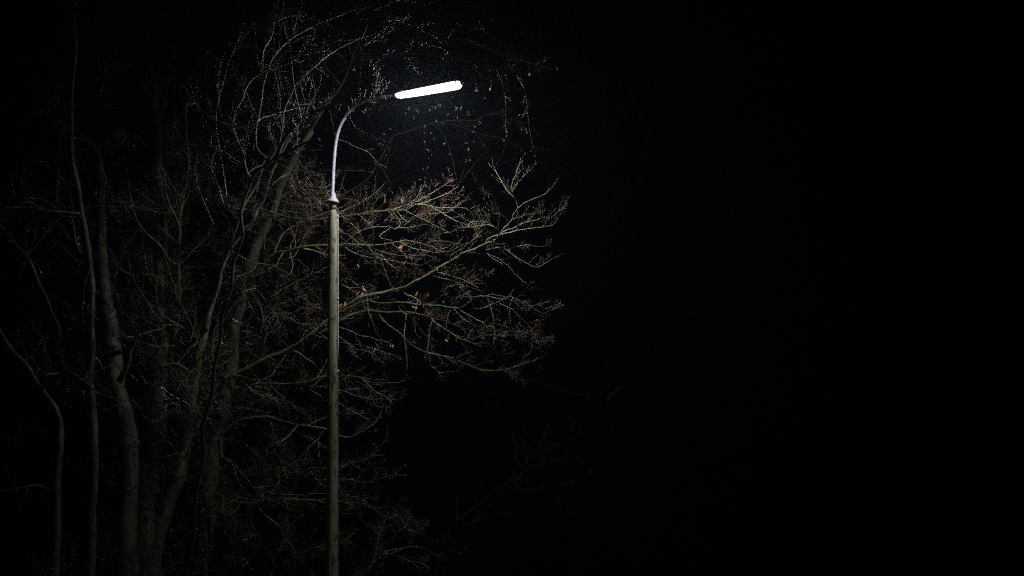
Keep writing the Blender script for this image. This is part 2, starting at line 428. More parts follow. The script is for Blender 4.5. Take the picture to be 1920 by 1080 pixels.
# --- the leaning trunk behind the post and its long limbs to the right
T1 = tree('leaning grey beech trunk just left of the post, mossy limbs reaching right behind it', 1.25, [
    b('372,1100 384,984 394,902 402,861 410,821 417,790 420,767 425,738 431,700 433,667 436,633 440,605 447,578 454,556 459,534 466,512 473,490 482,466 494,440 505,418 514,394 521,373 526,350 537,323 549,296 563,274 585,246', 23, 6.5, 2.2, 2.6, 0),
  ], [
   (M_LIMB, [
    b('418,712 450,700 500,672 523,665 543,655 563,643 580,630 602,612 622,596 642,580 663,567 676,558 703,552 724,548 738,544 759,539 775,530 798,518 818,505 835,495 857,483 870,474 882,470 901,462 913,456 925,452 934,444 940,435.5 951,422 960,413 963,403 971,391 978,385 993,376 1008,370 1024,363 1037,348 1048,332', 6.0, .4, 2.3, -1.2, 1.2, .35, .9, 1),
    b('971,391 969,379 963,367 960,360 966,352 972,342 985,326', 1.0, .35, None, '-.2', 9, .22, 1, 1),
    b('960,360 960,344 966,329 973,310 977,295', .6, .3, None, '.1', 5, .2, 1, 0),
    b('962,340 973,324 984,314', .5, .3, None, '.1', 4, .15, 1, 0),
    b('908,456 913,450 925,443 934,441 945,438.5 957,435.5 969,432.6 987,429.6 1005,427 1022,425 1036,422 1043,415 1052,400 1060,384', 1.5, .4, None, '-.9', 5, .2, 1, 1),
    b('938,438 951,431 963,428 975,421 990,416 1005,413 1015,409 1034,407 1043,400 1058,387', 1.2, .4, None, '-.6', 8, .22, 1, 1),
    b('959,415 966,410 978,406 993,401 1006,400 1017,398 1021,394', .9, .35, None, '.5', 8, .2, 1, 1),
    b('951,418 948,410 942,404 937,401 925,400 920,395 916,388 911,379 907,372', 1.1, .35, None, '-.6', 9, .22, 1, 1),
    b('910,398 900,392 890,385', .5, .3, None, None, 6, .15, .8, 0),
    b('934,430 925,424 916,418 904,415 894,415 879,415 870,410 858,401 845,394', .9, .35, None, '-.9', 6, .26, .8, 1),
    b('933,428 919,422 907,422 889,425 877,426 864,426 855,430 846,435 830,437', .8, .35, None, '.6', 6, .26, .8, 1),
    b('934,440 934.5,424 937,403', .8, .6, None, '-.3', 3, .3, 1, 1),
    b('935,402 932,379 922,367 911,360 901,350 889,336', .7, .35, None, '-.5', 8, .16, 1, 0),
    b('962,372 953,360 945,348 938,335 931,324 926,312', .6, .3, None, '.6', 8, .18, 1, 0),
    b('860,483 870,464 871,462 880,454 889,448 904,441', .6, .35, None, '-.5', 6, .25, .8, 1),
    b('840,491 845,481 852,474 867,466 866,462 857,457 842,453 827,452 813,451 804,455', 1.0, .35, None, '-.9', 5, .25, .7, 1),
    b('848,459 839,464 824,467 813,465', .5, .3, None, None, 5, .2, .5, 0),
    b('882,475 895,475.5 907,473 919,467 934,465 950,468 957,474 966,481 975,487 990,495 1003,501 1012,500 1025,492 1040,484 1055,475', 1.7, .35, None, '-.8', 5, .22, 1, 1),
    b('954,468 963,463 975,461 990,459 1005,462 1018,462 1030,455', .7, .3, None, '-.3', 6, .18, 1, 1),
    b('924,446 928,453 932,465', .8, .6, None, None, 0),
    b('916,475 919,481 928,487 937,492 943,498', .6, .35, None, '-.3', 2, .15, 0, 0),
    b('921,474 934,484 945,493 956,501 963,511 971,518 981,527 991,531 1002,528', .7, .3, None, '-.5', 3, .2, .6, 0),
    b('990,495 1000,485 1008,478', .35, .25, None, None, 3, .12, 1, 0),
    b('1003,501 1012,490 1013,479', .35, .25, None, None, 3, .12, 1, 0),
    b('816,511 827,512 845,517 861,521 871,526 883,532 898,541', .9, .4, None, '-.5', 6, .3, .5, 1),
    b('861,521 880,521 892,523 905,530', .5, .3, None, '.3', 6, .25, .7, 1),
    b('855,517 856,505 854,495', .4, .3, None, None, 3, .15, .8, 0),
    b('810,515 821,520 836,523 851,527 865,533 885,540 905,546', .8, .35, None, '.5', 7, .3, .5, 1),
    b('824,549 833,542 845,536 860,533 871,536', .5, .35, -.1, -.4, 5, .25, .5, 1),
    b('742,545 732,535 715,489 703,480 697,470 684,455 680,448 672,432 658,419', 1.3, .45, None, '-.9', 7, .32, .3, 1),
    b('737,517 734,529 733,537', .4, .25, None, None, 4, .1, -.3, 0),
    b('704,475 715,478 724,489 735,498 746,505', .6, .3, None, '-.3', 4, .25, -.1, 1),
    b('755,545 761,552 771,555 783,562 790,570 796,579 804,590 811,600 824,610 838,619 851,628 862,635 874,638 889,644 904,650', 1.3, .4, None, '-1.0', 4, .25, -.3, 1),
    b('862,635 870,650 879,664 882,675 880,683', .6, .3, None, None, 4, .2, -.3, 0),
    b('811,602 805,624 804,641 802,656 806,675 809,687 824,698 838,698 860,695', .8, .35, None, '-.2', 3, .25, -.3, 1),
    b('783,562 779,585 778,612 781,627 790,634', .6, .3, None, '-.2', 3, .2, -.4, 0),
    b('851,628 868,632 885,634 905,630 925,627 945,625', .6, .3, None, '.4', 6, .25, .2, 1),
   ]),
   (M_GREEN, [
    b('620,598 640,585 665,572 691,563 703,568 724,569 746,567 765,568 780,571 798,572 820,573 842,576 860,578 868,575 877,569 883,563 888,557 904,556 914,555 922,552 934,554 948,557 960,557 972,563 990,570 1005,581 1018,588 1030,583', 2.4, .35, 1.1, -1.1, 4, .3, .5, 1),
    b('914,555 925,558 943,561 956,561 968,569 981,583', .9, .35, None, '-.3', 6, .3, .4, 1),
    b('956,560 972,566 988,578 1002,590', .8, .3, None, '.3', 12, .22, .6, 1),
    b('943,563 932,567 919,572 910,576 898,579 889,578 885,570 885,561', .8, .5, None, '-.2', 3, .2, .4, 0),
    b('914,557 917,566 920,576 924,592 926,605', .8, .4, None, '-.2', 2, .2, -.3, 0),
    b('937,569 948,574 959,579 963,582 972,592 985,604 997,619 999,640 1018,646', .7, .3, -.7, -1.2, 5, .28, -.1, 1),
    b('883,560 870,555 862,563 858,570', .5, .35, None, None, 3, .2, .4, 0),
    b('886,556 873,551 857,557 842,566', .5, .35, None, '.3', 3, .2, .4, 0),
    b('841,572 857,577 868,585 880,591 895,600 904,604 913,612 925,612 928,624 926,637 925,649', 1.0, .35, None, '-.7', 4, .3, .1, 1),
    b('873,588 880,597 885,606 892,618 901,631 910,641 920,649 926,658 934,670 943,684 953,698', 1.1, .6, None, '.8', 3, .3, .2, 1),
    b('848,577 861,590 870,599 882,605', .6, .35, None, '-.3', 3, .2, 0, 0),
    b('842,573 845,579 840,592 837,609 839,619 843,631', .7, .35, None, '-.1', 3, .15, -.4, 0),
    b('889,616 881,624 876,637', .45, .3, None, None, 2, .15, -.3, 0),
    b('747,569 750,579 758,588 765,587 780,588 795,591 802,595 808,604', 1.0, .5, None, '.2', 3, .3, .2, 1),
    b('762,590 759,616 758,631 761,655 763,672 763,690', .7, .3, None, '-.4', 3, .2, -.4, 0),
    b('764,590 777,601 784,610 789,619 799,632 804,647 812,662 820,678', .7, .3, None, '.3', 4, .25, -.3, 1),
    b('895,600 920,606 950,612 975,622 1000,628', .8, .3, None, '.8', 8, .32, .2, 1),
    b('904,604 930,618 955,626 985,640 1010,655 1030,668', .8, .3, None, '1.2', 7, .32, .1, 1),
   ]),
   (M_DARK, [
    b('820,664 860,678 900,690 953,698 968,706 993,712 1009,717 1044,729 1084,738 1122,751 1144,760 1164,768', .7, .3, 2.6, 4.6, .8, .3, .2, 0),
    b('1140,758 1142,742 1150,735 1167,723', .6, .3, None, None, 1, .3, .4, 0),
   ]),
   (M_BARK, [
    b('600,625 635,603 657,591 679,585 694,582 715,585 732,586 753,584 790,590 830,602 870,615', 3.2, .8, 1.3, 1.6, 6, .4, .2, 1),
    b('707,588 721,603 738,616 756,630 768,644 783,653 801,661 817,664 850,672 900,693 944,693 975,684 1005,675', 1.5, .5, None, '.8', 4, .35, .1, 1),
    b('636,613 654,619 676,629 694,632 716,641', .7, .35, -.2, -.3, 4, .3, -.2, 1),
    b('635,631 650,641 664,652 673,656 690,656', .7, .3, .3, .1, 6, .3, -.2, 1),
    b('630,640 660,645 690,650 720,660 745,668', .6, .3, .7, .5, 8, .3, -.2, 1),
   ]),
   (M_LIMB, [
    b('462,530 475,519 490,507 498,491 509,481 524,473 538,472 560,465 590,461 634,460 652,458 683,460 720,458 760,450', 4.4, .8, 2.3, .2, 3, .4, .2, 1),
    b('683,460 710,470 740,478 770,480 800,478', .8, .3, None, '-.5', 6, .35, .3, 1),
    b('590,461 598,466 617,477', .8, .35, None, '-.6', 7, .3, .2, 1),
    b('585,461 600,470 611,483', .6, .3, None, '-.4', 5, .2, -.2, 0),
    b('560,466 552,480 541,484 559,487 570,497 580,506', .7, .35, None, '-.5', 5, .3, .2, 1),
    b('640,459 665,440 690,428 720,425 760,427 800,420', 1.2, .4, None, '-.6', 7, .35, .3, 1),
    b('640,460 660,472 690,482 720,486 755,492 790,498', 1.0, .3, None, '.3', 5, .35, .2, 1),
    b('760,450 785,455 795,458 810,462 830,472 850,470', .8, .3, None, '-.3', 7, .3, .4, 1),
    b('743,454 757,457 772,465 792,469 807,472 822,474 837,471', .8, .3, None, '-.5', 6, .28, .5, 1),
   ]),
   (M_LIMB, [
    b('512,398 540,408 580,412 640,406 680,401 696,398 733,394 758,394 772,388 782,383 804,385 816,389 845,389 860,389 877,391', 2.6, .4, 2.4, -.7, 5, .4, .5, 1),
    b('733,394 742,391 754,387 767,382 784,377 793,371 807,364 830,349 848,338', .9, .35, None, '-.6', 5, .26, .8, 1),
    b('782,384 800,378 820,370 840,362 858,350', .7, .3, None, '.4', 5, .24, .9, 1),
    b('740,394 763,416 775,406 788,402 815,400 840,398', .7, .3, None, '-.5', 7, .3, .5, 1),
    b('690,399 707,392 718,383 727,377 733,370 736,361', .7, .35, None, '-.8', 4, .2, .9, 0),
    b('721,382 722,372 721,364', .4, .3, None, None, 2, .1, 1, 0),
    b('733,394 751,418 740,430 734,426 727,431 717,437 712,443 716,447 735,451', .7, .5, None, '-.5', 2, .2, .3, 0),
    b('732,426 729,423 723,417', .4, .3, None, None, 0),
    b('650,404 662,398 674,404 686,413 700,425', .7, .35, None, '-1.2', 7, .3, .1, 1),
    b('600,410 620,418 634,424 640,434 653,441 662,448 672,456', .8, .35, None, '-1.6', 6, .3, -.1, 1),
    b('804,385 830,400 850,412 870,420 895,430', .8, .3, None, '-.5', 8, .3, .5, 1),
    b('760,393 790,410 820,425 850,440', .7, .3, None, '.4', 7, .3, .3, 1),
    b('620,406 650,392 680,378 705,360 720,345', .9, .3, None, '.6', 4, .32, .6, 1),
   ]),
   (M_LIMB, [
    b('416,815 425,808 433,800 445,790 472,783 502,782 531,790 559,797 608,804 635,817 653,820 673,813 692,801', 3.4, 1.2, 2.2, .6, 3, .4, .1, 1),
    b('692,801 706,790 715,770 720,755', .8, .3, None, None, 5, .3, .3, 1),
    b('440,770 467,728 483,720 503,718 533,720 560,718 580,715 592,710 620,703 655,705 672,707 682,712 693,725 708,737 722,743 738,758', 2.4, .5, 2.2, .5, 6, .36, .1, 1),
    b('655,705 663,712 690,727 697,743 702,757 708,765', .6, .3, None, '-.4', 5, .28, -.2, 1),
    b('672,707 700,711 720,713 747,712', .6, .3, None, '.3', 5, .28, .2, 1),
    b('682,712 695,716 710,717 720,718 747,717 758,713', .5, .3, None, '-.4', 4, .2, .5, 0),
    b('637,703 647,708 655,695', .5, .4, None, None, 3, .2, .3, 0),
    b('647,708 649,720 649,733', .5, .3, None, None, 2, .15, -.3, 0),
    b('652,709 665,725 675,742', .6, .3, None, None, 4, .2, -.2, 0),
    b('500,718 520,735 540,752 560,770 585,785', .8, .3, None, '-.6', 8, .35, -.1, 1),
    b('531,790 560,812 590,826 615,842', .9, .3, None, '-.5', 7, .35, 0, 1),
   ]),
   (M_LIMB, [
    b('388,952 400,949 421,943 461,943 488,943 506,935 543,936 575,938 596,938 608,943 638,940 665,944', 3.0, .6, 2.1, .7, 5, .4, .2, 1),
    b('494,943 472,937 449,933 431,922 417,908', 2.2, 1.4, None, '-.3', 3, .3, .3, 1),
    b('470,937 470,920 486,906 500,898 518,878 535,876', 2.0, .7, None, '-.4', 5, .35, .4, 1),
    b('398,898 414,898 435,888 457,882 476,874 486,865 484,855 467,841 455,827 441,821', 1.4, .4, 2.0, 1.0, 5, .35, .3, 1),
    b('486,865 494,878 498,890', .8, .4, None, None, 3, .3, .2, 1),
    b('520,876 557,888 575,880 588,877 608,878 640,880', .9, .3, None, '-.6', 6, .35, .2, 1),
    b('578,880 596,902 608,912 625,925', .6, .3, None, None, 4, .3, 0, 1),
    b('494,857 506,849 512,837 512,821', .7, .3, None, None, 6, .25, .5, 1),
    b('512,837 522,858 543,874 560,885 590,900', .7, .3, None, '.3', 6, .3, 0, 1),
    b('596,938 640,930 677,933 691,945 711,962 740,980', .8, .3, None, '.3', 8, .35, .2, 1),
    b('640,938 665,950 675,969 689,988 694,1005', .7, .3, None, None, 4, .3, -.2, 1),
    b('600,900 650,898 690,905 720,895 745,890', .8, .3, .8, .5, 10, .35, .3, 1),
    b('620,880 655,870 679,863 703,849 706,842 725,825', .7, .3, .8, .4, 7, .3, .4, 1),
   ]),
   (M_DARK, [
    b('563,274 588,236 610,200 640,160 660,110 672,40 680,-40', 3.0, 1.0, None, '1.8', 3, .4, .3, 1),
    b('655,125 690,80 750,52 820,44 880,52', 1.0, .4, None, '1.2', 2, .5, .1, 1),
    b('672,40 720,30 780,45 840,70 900,85 960,110 1010,125', .8, .3, None, '1.2', 2, .5, -.1, 1),
    b('660,110 700,110 760,100 820,105 880,115 940,130', .7, .3, None, '1.2', 2, .5, -.1, 1),
    b('640,160 600,110 575,60 560,10 548,-30', 1.6, .7, None, None, 5, .5, .3, 1),
   ]),
   (M_DARK, [
    b('521,373 560,385 600,380 640,366 665,352 690,335 712,300 738,256 765,247 800,234 820,229 841,232 866,239 890,248 908,253 929,257 950,261 964,271 978,276 996,274 1010,277 1031,280', 1.6, .4, 2.5, 6.0, 2.5, .3, -.2, 1),
    b('820,229 855,225 894,225 911,214 929,213 945,205', 1.3, .4, None, '-.8', 5, .35, .2, 1),
    b('929,213 955,222 975,228 996,232', .5, .3, None, None, 8, .3, -.2, 1),
    b('798,234 799,250 797,275 798,300 799,325 797,348', .35, .2, 3.6, 2.6, 5, .1, -.4, 0),
    b('868,240 874,262 879,280 882,302', .35, .2, 3.8, 3., 5, .1, -.4, 0),
    b('738,256 730,290 722,320 735,345', .6, .3, None, '-1', 5, .2, -.3, 1),
   ]),
  ], M_BARK, extra=45, dense=True)

# --- the slender forked beech in front of it, with the bright stem and twigs that cross the post
T2 = tree('slender forked beech left of the leaning trunk, its thin pale upper stems catching the light', 1.7, [
    b('282,1080 298,1008 312,952 331,905 342,863 350,822 361,760 365,725 367,694 370,672', 19, 9, .9, .75, .8, .4, .2, 1),
    b('368,690 371,668 376,652 383,632 389,605 393,588', 9, 4.2, .76, .7, 0),
    b('386,620 390,597 399,569 411,532 414,511 419,499 429,475 434,457 440,436 448,411 455,390 464,374 475,357 485,337 492,318 497,300', 4.6, 1.2, .7, .3, 2, .4, .2, 1),
  ], [
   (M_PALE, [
    b('433,467 449,445 457,432 471,418 478,406 485,390 494,376 501,355 505,339 510,323 518,308 530,285 541,258 548,241 559,229 569,215 578,203 587,187 593,169 597,150 602,134 609,120 614,100 618,75', 3.6, .9, None, '.1', 2.5, .4, .4, 1),
    b('602,134 612,118 628,100 650,85 680,72', .8, .3, None, '.3', 7, .35, .4, 1),
    b('471,417 485,411 510,404 521,394 535,383 547,381 561,381 580,384', 1.1, .4, None, '-.7', 6, .3, .2, 1),
    b('521,394 533,396 547,397 565,400', .5, .3, None, None, 6, .2, .2, 0),
   ]),
   (M_DARK, [
    b('593,169 601,160 607,155 625,144 641,135 657,130 673,123 697,121 718,121 732,118 746,115 769,120 782,121 796,128', 1.3, .4, None, '-.9', 7, .3, -.2, 1),
   ]),
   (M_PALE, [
    b('525,309 541,315 555,322 573,328 590,345 600,352 609,353 620,372', .9, .4, .4, .15, 14, .24, .3, 1),
    b('549,322 549,330 554,348 561,366 563,390', .8, .35, .4, .3, 5, .25, -.3, 1),
    b('548,326 554,334 570,344 582,360 591,371 600,380 603,399 609,411 610,429', .9, .4, .4, .2, 6, .26, -.2, 1),
    b('591,371 596,376 617,387 632,390 642,404 652,412', .7, .3, None, '-.45', 4, .2, -.1, 0),
    b('609,411 596,415 584,427 577,440 572,448 560,452', .7, .35, None, None, 4, .25, .1, 1),
    b('555,322 570,318 585,322 600,327 612,326', .6, .3, None, '-.3', 16, .2, .4, 1),
    b('609,353 614,362 606,371 597,374', .5, .3, None, '-.2', 16, .15, .3, 0),
    b('620,372 632,366 640,352 641,343', .6, .35, .14, .2, 16, .14, .4, 0),
    b('620,372 634,378 645,372 655,373', .5, .3, .14, -.1, 12, .12, .1, 0),
    b('600,352 606,338 602,330', .5, .3, None, None, 16, .14, .4, 0),
    b('555,322 562,345 575,362 590,372 603,380', .7, .35, .5, .5, 12, .26, .1, 2),
    b('541,315 550,340 556,365 570,390 580,410', .7, .35, .7, .4, 12, .28, 0, 2),
    b('573,328 580,350 592,360 606,362 618,358', .6, .3, .3, .3, 14, .2, .3, 1),
    b('590,345 580,335 575,320 580,305', .5, .3, None, None, 12, .18, .5, 1),
    b('609,353 620,345 632,330 636,318', .5, .3, None, '.3', 12, .16, .4, 0),
    b('582,360 575,380 566,395 552,405', .6, .3, None, '.4', 12, .25, -.1, 2),
    b('600,380 590,400 575,415 570,440', .6, .3, None, '.5', 12, .25, -.2, 2),
   ]),
   (M_PALE, [
    b('433,469 443,476 459,485 482,494 489,494 507,498 521,503 531,507 550,519 564,532 574,547 587,562 593,578 595,608', 1.2, .4, None, '-.4', 4, .25, -.2, 1),
    b('515,502 530,521 534,530 534,543 533,564 533,590', .6, .35, None, None, 4, .2, -.3, 0),
    b('509,499 521,495 541,495 561,498 574,504 586,515 592,524', .7, .35, None, '-.2', 6, .22, .3, 1),
    b('552,520 566,524 584,525 604,528 618,529 633,531 642,524 654,523 661,527 672,537', .8, .35, None, '-.45', 4, .2, .3, 0),
    b('642,534 655,541 663,547 675,557 681,566 685,582', .9, .35, -.3, -.4, 5, .25, 0, 1),
    b('679,536 685,547 690,567 690,581 698,601 704,619 716,637 735,645', .7, .3, -.3, -.5, 4, .22, -.3, 0),
    b('682,537 690,534 698,535 704,542', .35, .25, None, None, 0),
   ]),
   (M_GREEN, [
    b('490,560 500,569 509,580 524,587 534,592 546,598 559,606 574,610 586,608 604,608 617,612', 1.8, .7, .8, .5, 4, .25, .3, 1),
    b('567,607 582,612 600,625 617,637', .7, .4, None, '.2', 3, .2, 0, 0),
    b('582,612 572,623 562,632', .6, .3, None, None, 2, .15, -.2, 0),
   ]),
   (M_LIMB, [
    b('380,650 400,652 428,660 463,655 475,663 488,672 502,680', 1.0, .4, .9, .2, 7, .3, 0, 1),
    b('377,700 405,704 433,700 458,717 475,730 497,738 520,750', 1.2, .4, .9, .2, 8, .3, -.1, 1),
    b('433,702 470,710 507,713 540,713 550,717 565,723 577,726 592,724 622,727 633,730 650,735 667,742 690,748 717,748 742,750 753,746 762,738', 1.1, .3, None, '-.75', 5, .24, .2, 1),
    b('578,725 590,736 603,743 604,750', .5, .3, None, None, 2, .15, -.2, 0),
    b('585,725 592,719 605,707 620,707', .5, .3, None, '.2', 2, .15, .2, 0),
    b('458,718 480,738 507,745 537,743 552,747 570,752 595,756 615,750 633,754 650,765 673,778 685,783 700,790', 1.0, .3, None, '-.5', 5, .24, -.1, 1),
    b('633,732 643,743 653,758', .5, .25, None, None, 2, .15, -.3, 0),
    b('370,735 400,745 425,760 450,762 480,770', .8, .3, .9, .3, 7, .3, 0, 1),
   ]),
   (M_LIMB, [
    b('372,676 362,660 355,645 351,624 344,604 338,570 336,541 335,478 336,450 337,408 342,380 348,350 353,311 353,281 349,256 349,208 352,190 372,170 384,150 390,110', 4.4, 1.0, .9, .8, 3.5, .4, .2, 1),
    b('336,408 330,395 322,388', 1.8, .8, None, None, 3, .3, .3, 1),
    b('365,690 356,700 349,712 353,732 364,750 372,770 388,790', 1.6, .5, .6, .3, 4, .3, -.2, 1),
    b('335,640 320,636 307,606 298,572 291,538 303,526', 1.7, 1.1, 1.0, .8, 4, .3, .3, 1),
    b('353,310 380,330 402,345 420,360 440,372', .8, .3, None, '-.4', 8, .35, -.1, 1),
    b('336,470 365,455 395,452 420,456', .9, .3, None, '-.3', 6, .35, .1, 1),
    b('348,350 375,372 410,380 445,387 465,394', .9, .3, None, '-.5', 8, .35, .1, 1),
    b('340,560 310,530 285,515 265,512', .8, .3, None, '-.4', 8, .3, .1, 1),
   ]),
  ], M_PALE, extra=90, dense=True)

# --- the unlit tree on the camera side: only its right edges catch the lamp
T3 = tree('dark crooked beech in silhouette before the lit trunks, with rim-lit upright shoots', 1.5, [
    b('346,1080 362,1010 366,930 382,860 380,800 398,740 401,690 413,640 417,590 434,540 438,490 455,440 452,400 464,360 476,328 500,307 524,293 547,280 574,267 600,262', 5.0, 1.8, -2.2, -2.3, 1, .4, .2, 1),
  ], [
   (M_DARK, [
    b('520,296 530,264 547,242 574,217 594,208 618,203 636,204', 4.6, 1.0, None, '-.3', 4, .3, .1, 1),
    b('600,207 622,196 640,210 660,202 684,188 702,176 722,168', 1.5, .5, None, '.2', 8, .3, .1, 1),
    b('612,205 634,222 652,218 674,206 700,196 726,190', 1.2, .4, None, '.1', 8, .3, .1, 1),
    b('630,203 650,196 655,213 659,227 666,239 675,244 690,252 720,262', 1.1, .4, None, '-.2', 6, .3, -.2, 1),
    b('524,293 536,275 550,255 576,234 594,217', .6, .4, None, '.3', 3, .3, .2, 1),
    b('618,203 625,240 631,260 647,265 668,276 689,285 700,295 708,306 719,320 733,346', .8, .3, None, '1.6', 3, .22, -.2, 0),
    b('700,296 703,308 705,320', .4, .3, None, None, 0),
    b('612,318 631,320 650,320.5 677,320 701,323', .6, .3, -.3, -.4, 5, .1, .2, 0),
    b('524,296 535,285 548,290 560,300 568,316 572,330', .5, .3, None, '.4', 5, .25, -.2, 1),
   ]),
   (M_LIMB, [
    b('506,306 494,292 485,284 480,270 479,252 481,234 485,217 489,194 493,164 500,135 509,113 518,100 536,81 543,76 575,55 620,35 680,15 740,0', 2.0, .5, -2.0, -1.6, 3.5, .4, .1, 1),
    b('509,113 532,111 552,105 575,104 582,98 610,96', .8, .3, None, None, 6, .35, .1, 1),
    b('493,130 492,109 497,88 507,74 513,56 515,35 520,12 523,0 526,-20', 1.2, .6, -1.7, -1.5, 4, .4, .2, 1),
    b('516,40 545,30 580,32 620,48 650,66', .7, .3, None, '.3', 7, .35, 0, 1),
   ]),
   (M_DARK, [
    b('504,304 518,278 527,255 530,238 531,220 535,199 546,178 555,158 569,144 588,127 620,100 660,78 710,62 770,52 830,60 880,80 930,100 985,115 1040,130', 1.7, .4, -2.0, -.7, 2.5, .36, -.2, 1),
    b('530,238 539,226 550,217 566,207', .7, .4, None, None, 5, .3, .2, 1),
    b('770,52 800,30 840,20 880,10', .6, .3, None, None, 8, .35, 0, 1),
    b('830,60 870,95 890,118 920,130 955,128 990,140', .5, .3, None, '-.3', 3, .32, -.2, 1),
    b('710,62 735,85 752,105 770,112', .6, .3, None, '-.2', 4, .3, -.2, 1),
    b('660,78 690,95 705,118 712,140', .5, .25, None, '-.2', 4, .28, -.4, 1),
    b('830,60 835,90 812,112 828,133 845,130 868,133', .6, .3, None, '.2', 6, .18, -.2, 1),
   ]),
   (M_DARK, [
    b('880,80 915,110 940,150 948,190 948,230 950,262', .4, .2, None, '-.1', 2, .2, -.5, 1),
    b('930,100 965,135 985,175 990,220 995,255 1003,290', .4, .2, None, '.1', 2, .22, -.5, 1),
    b('640,30 690,45 740,40 790,62 830,75 870,72 910,90', .7, .3, -2.6, -2.9, 6, .3, -.2, 1),
    b('600,90 640,75 680,85 720,75 760,85 800,80', .6, .3, -2.4, -2.8, 6, .3, -.2, 1),
    b('830,40 880,50 930,70 970,105 1000,120', .6, .3, -2.5, -2.2, 6, .3, -.3, 1),
    b('700,20 750,0 800,-10', .6, .3, -2.6, -2.9, 7, .35, -.3, 1),
   ]),
   (M_LIMB, [
    b('470,330 464,326 459,308 457,289 449,271 442,252 437,233 439,215 446,199 457,183 458,173 471,150 485,141 500,120', 1.9, .5, -2.0, -1.7, 5, .36, .2, 1),
    b('438,233 442,232 430,232 418,234', .5, .3, None, None, 5, .25, .1, 0),
    b('440,232 453,238 460,245 464,250', .5, .3, None, None, 6, .25, .2, 1),
    b('457,178 470,153 485,141 500,133', .7, .3, None, None, 5, .3, .2, 1),
    b('420,385 408,345 398,320 398,296 404,286 416,283', 1.0, .4, -2.2, -1.9, 6, .3, .1, 1),
    b('400,420 385,385 372,350 365,318 372,290', .9, .3, -2.2, -2.0, 7, .34, .1, 1),
    b('425,372 420,330 408,260 405,215 412,180 425,130 440,90 455,60', 1.3, .4, -2.2, -1.9, 6, .4, .2, 1),
   ]),
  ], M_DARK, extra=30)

# --- trunks further left, their shade partly painted into darker bark and twigs
T5 = tree('thick upright beech trunk in the dark left half, pale patches on its right flank', 2, [
    b('228,1100 236,1000 240,920 236,850 230,790 221,745 212,690 205,630 200,585', 26, 19, -.5, -.2, .4, .5, .2, 1)],
  [(M_SHADED, [
    b('209,660 205,630 199,585 194,530 189,470 190,400 187,330 185,260', 18.5, 4, -.4, 1.6, 1, .4, .2, 1),
    b('222,715 232,700 240,680 247,650 262,620', 6, 2.4, -.7, -.9, 2, .4, .3, 1),
    b('205,600 235,588 258,575 280,572', 1.2, .4, -.6, -1, 8, .35, .1, 1),
    b('200,545 230,540 255,552 275,570 300,572', 1.0, .3, -.6, -1.1, 8, .3, .1, 1),
    b('190,390 196,360 197,335 190,300 196,290 215,282 236,270 255,262', 1.6, .5, -.4, -.8, 5, .4, .2, 1),
    b('197,335 208,360 215,385 230,410', .9, .4, None, None, 6, .35, .1, 1),
    b('247,750 256,760 265,773', 2.0, 1.0, -.8, -1, 2, .2, .2, 0),
    b('228,930 270,905 288,898 320,900 345,894 372,892', 1.3, .5, -.8, -1.1, 5, .3, .2, 1),
    b('180,200 205,225 225,240 238,255', .9, .3, -.1, -.5, 8, .35, .1, 1),
   ])], M_SHADED, extra=16)
T6 = tree('slim mottled beech trunk forked at mid height, beside the thick upright one', 2, [
    b('166,1100 172,960 176,860 174,780 172,726 170,687 169,622 172,581 172,522 168,478 160,433 151,398 145,359 139,311 135,259 135,207 137,130 140,60 142,-20', 13, 1.4, -1.2, -.6, 1.5, .45, .2, 1)],
  [(M_BARK, [
    b('162,492 155,480 148,469 142,454 138,430 133,407 116,407 101,389 92,380', 3.2, 1.2, None, None, 2.5, .4, .1, 1),
    b('150,400 120,398 86,395 59,390 30,389 0,390', 2.4, 1.0, -.9, -1.2, 2.5, .45, .1, 1),
    b('170,500 160,530 155,570 156,600', 1.4, .6, -1.1, -1.2, 3, .3, -.3, 1),
    b('137,200 165,180 190,170 205,112 220,105', .9, .3, -.7, -1.1, 6, .4, .2, 1),
    b('136,250 110,225 95,205 80,180', 1.0, .4, -.8, -1.0, 6, .4, .2, 1),
    b('173,980 180,940 178,915', 1.5, .8, -1.2, -1.3, 2, .3, .2, 0),
   ])], M_SHADED, extra=16)
T7 = tree('crooked trunk at the far left, sending a bent bough across the slim one', 2, [
    b('100,1100 106,960 109,880 113,830 113,795 103,766 83,741 64,712 44,682 20,658 0,624 -25,590', 12, 4.0, -1.5, -1.2, 1, .4, .2, 1)],
  [(M_BARK, [
    b('80,735 90,715 103,702 128,697 147,708 167,722 186,739 210,746 236,751', 3.0, .9, None, '-.6', 2.5, .35, .2, 1),
    b('128,697 117,680 118,662 122,650', 1.2, .6, None, None, 4, .35, .3, 1),
    b('20,658 45,630 70,615 100,610', 1.0, .4, None, None, 7, .4, .2, 1),
    b('0,826 30,822 60,822', .9, .4, -1.4, -1.6, 5, .35, .1, 1),
   ])], M_SHADED, extra=10)
T8 = tree('dim stem bowed to the left, far left edge, behind the crooked trunk', 2, [
    b('122,1100 124,900 122,760 117,680 110,617 98,590 89,564 74,534 62,504 53,484 38,469 18,445 0,424 -20,405', 5, 3.2, -.4, -.2, 1, .4, .2, 1)],
  [(M_BARK, [
    b('89,564 110,560 128,575 150,590', .9, .4, None, None, 6, .4, .1, 1),
    b('53,484 48,445 50,430 64,400 40,350 45,320 58,300', 1.2, .4, None, None, 5, .4, .2, 1),
   ])], M_SHADED, extra=6)
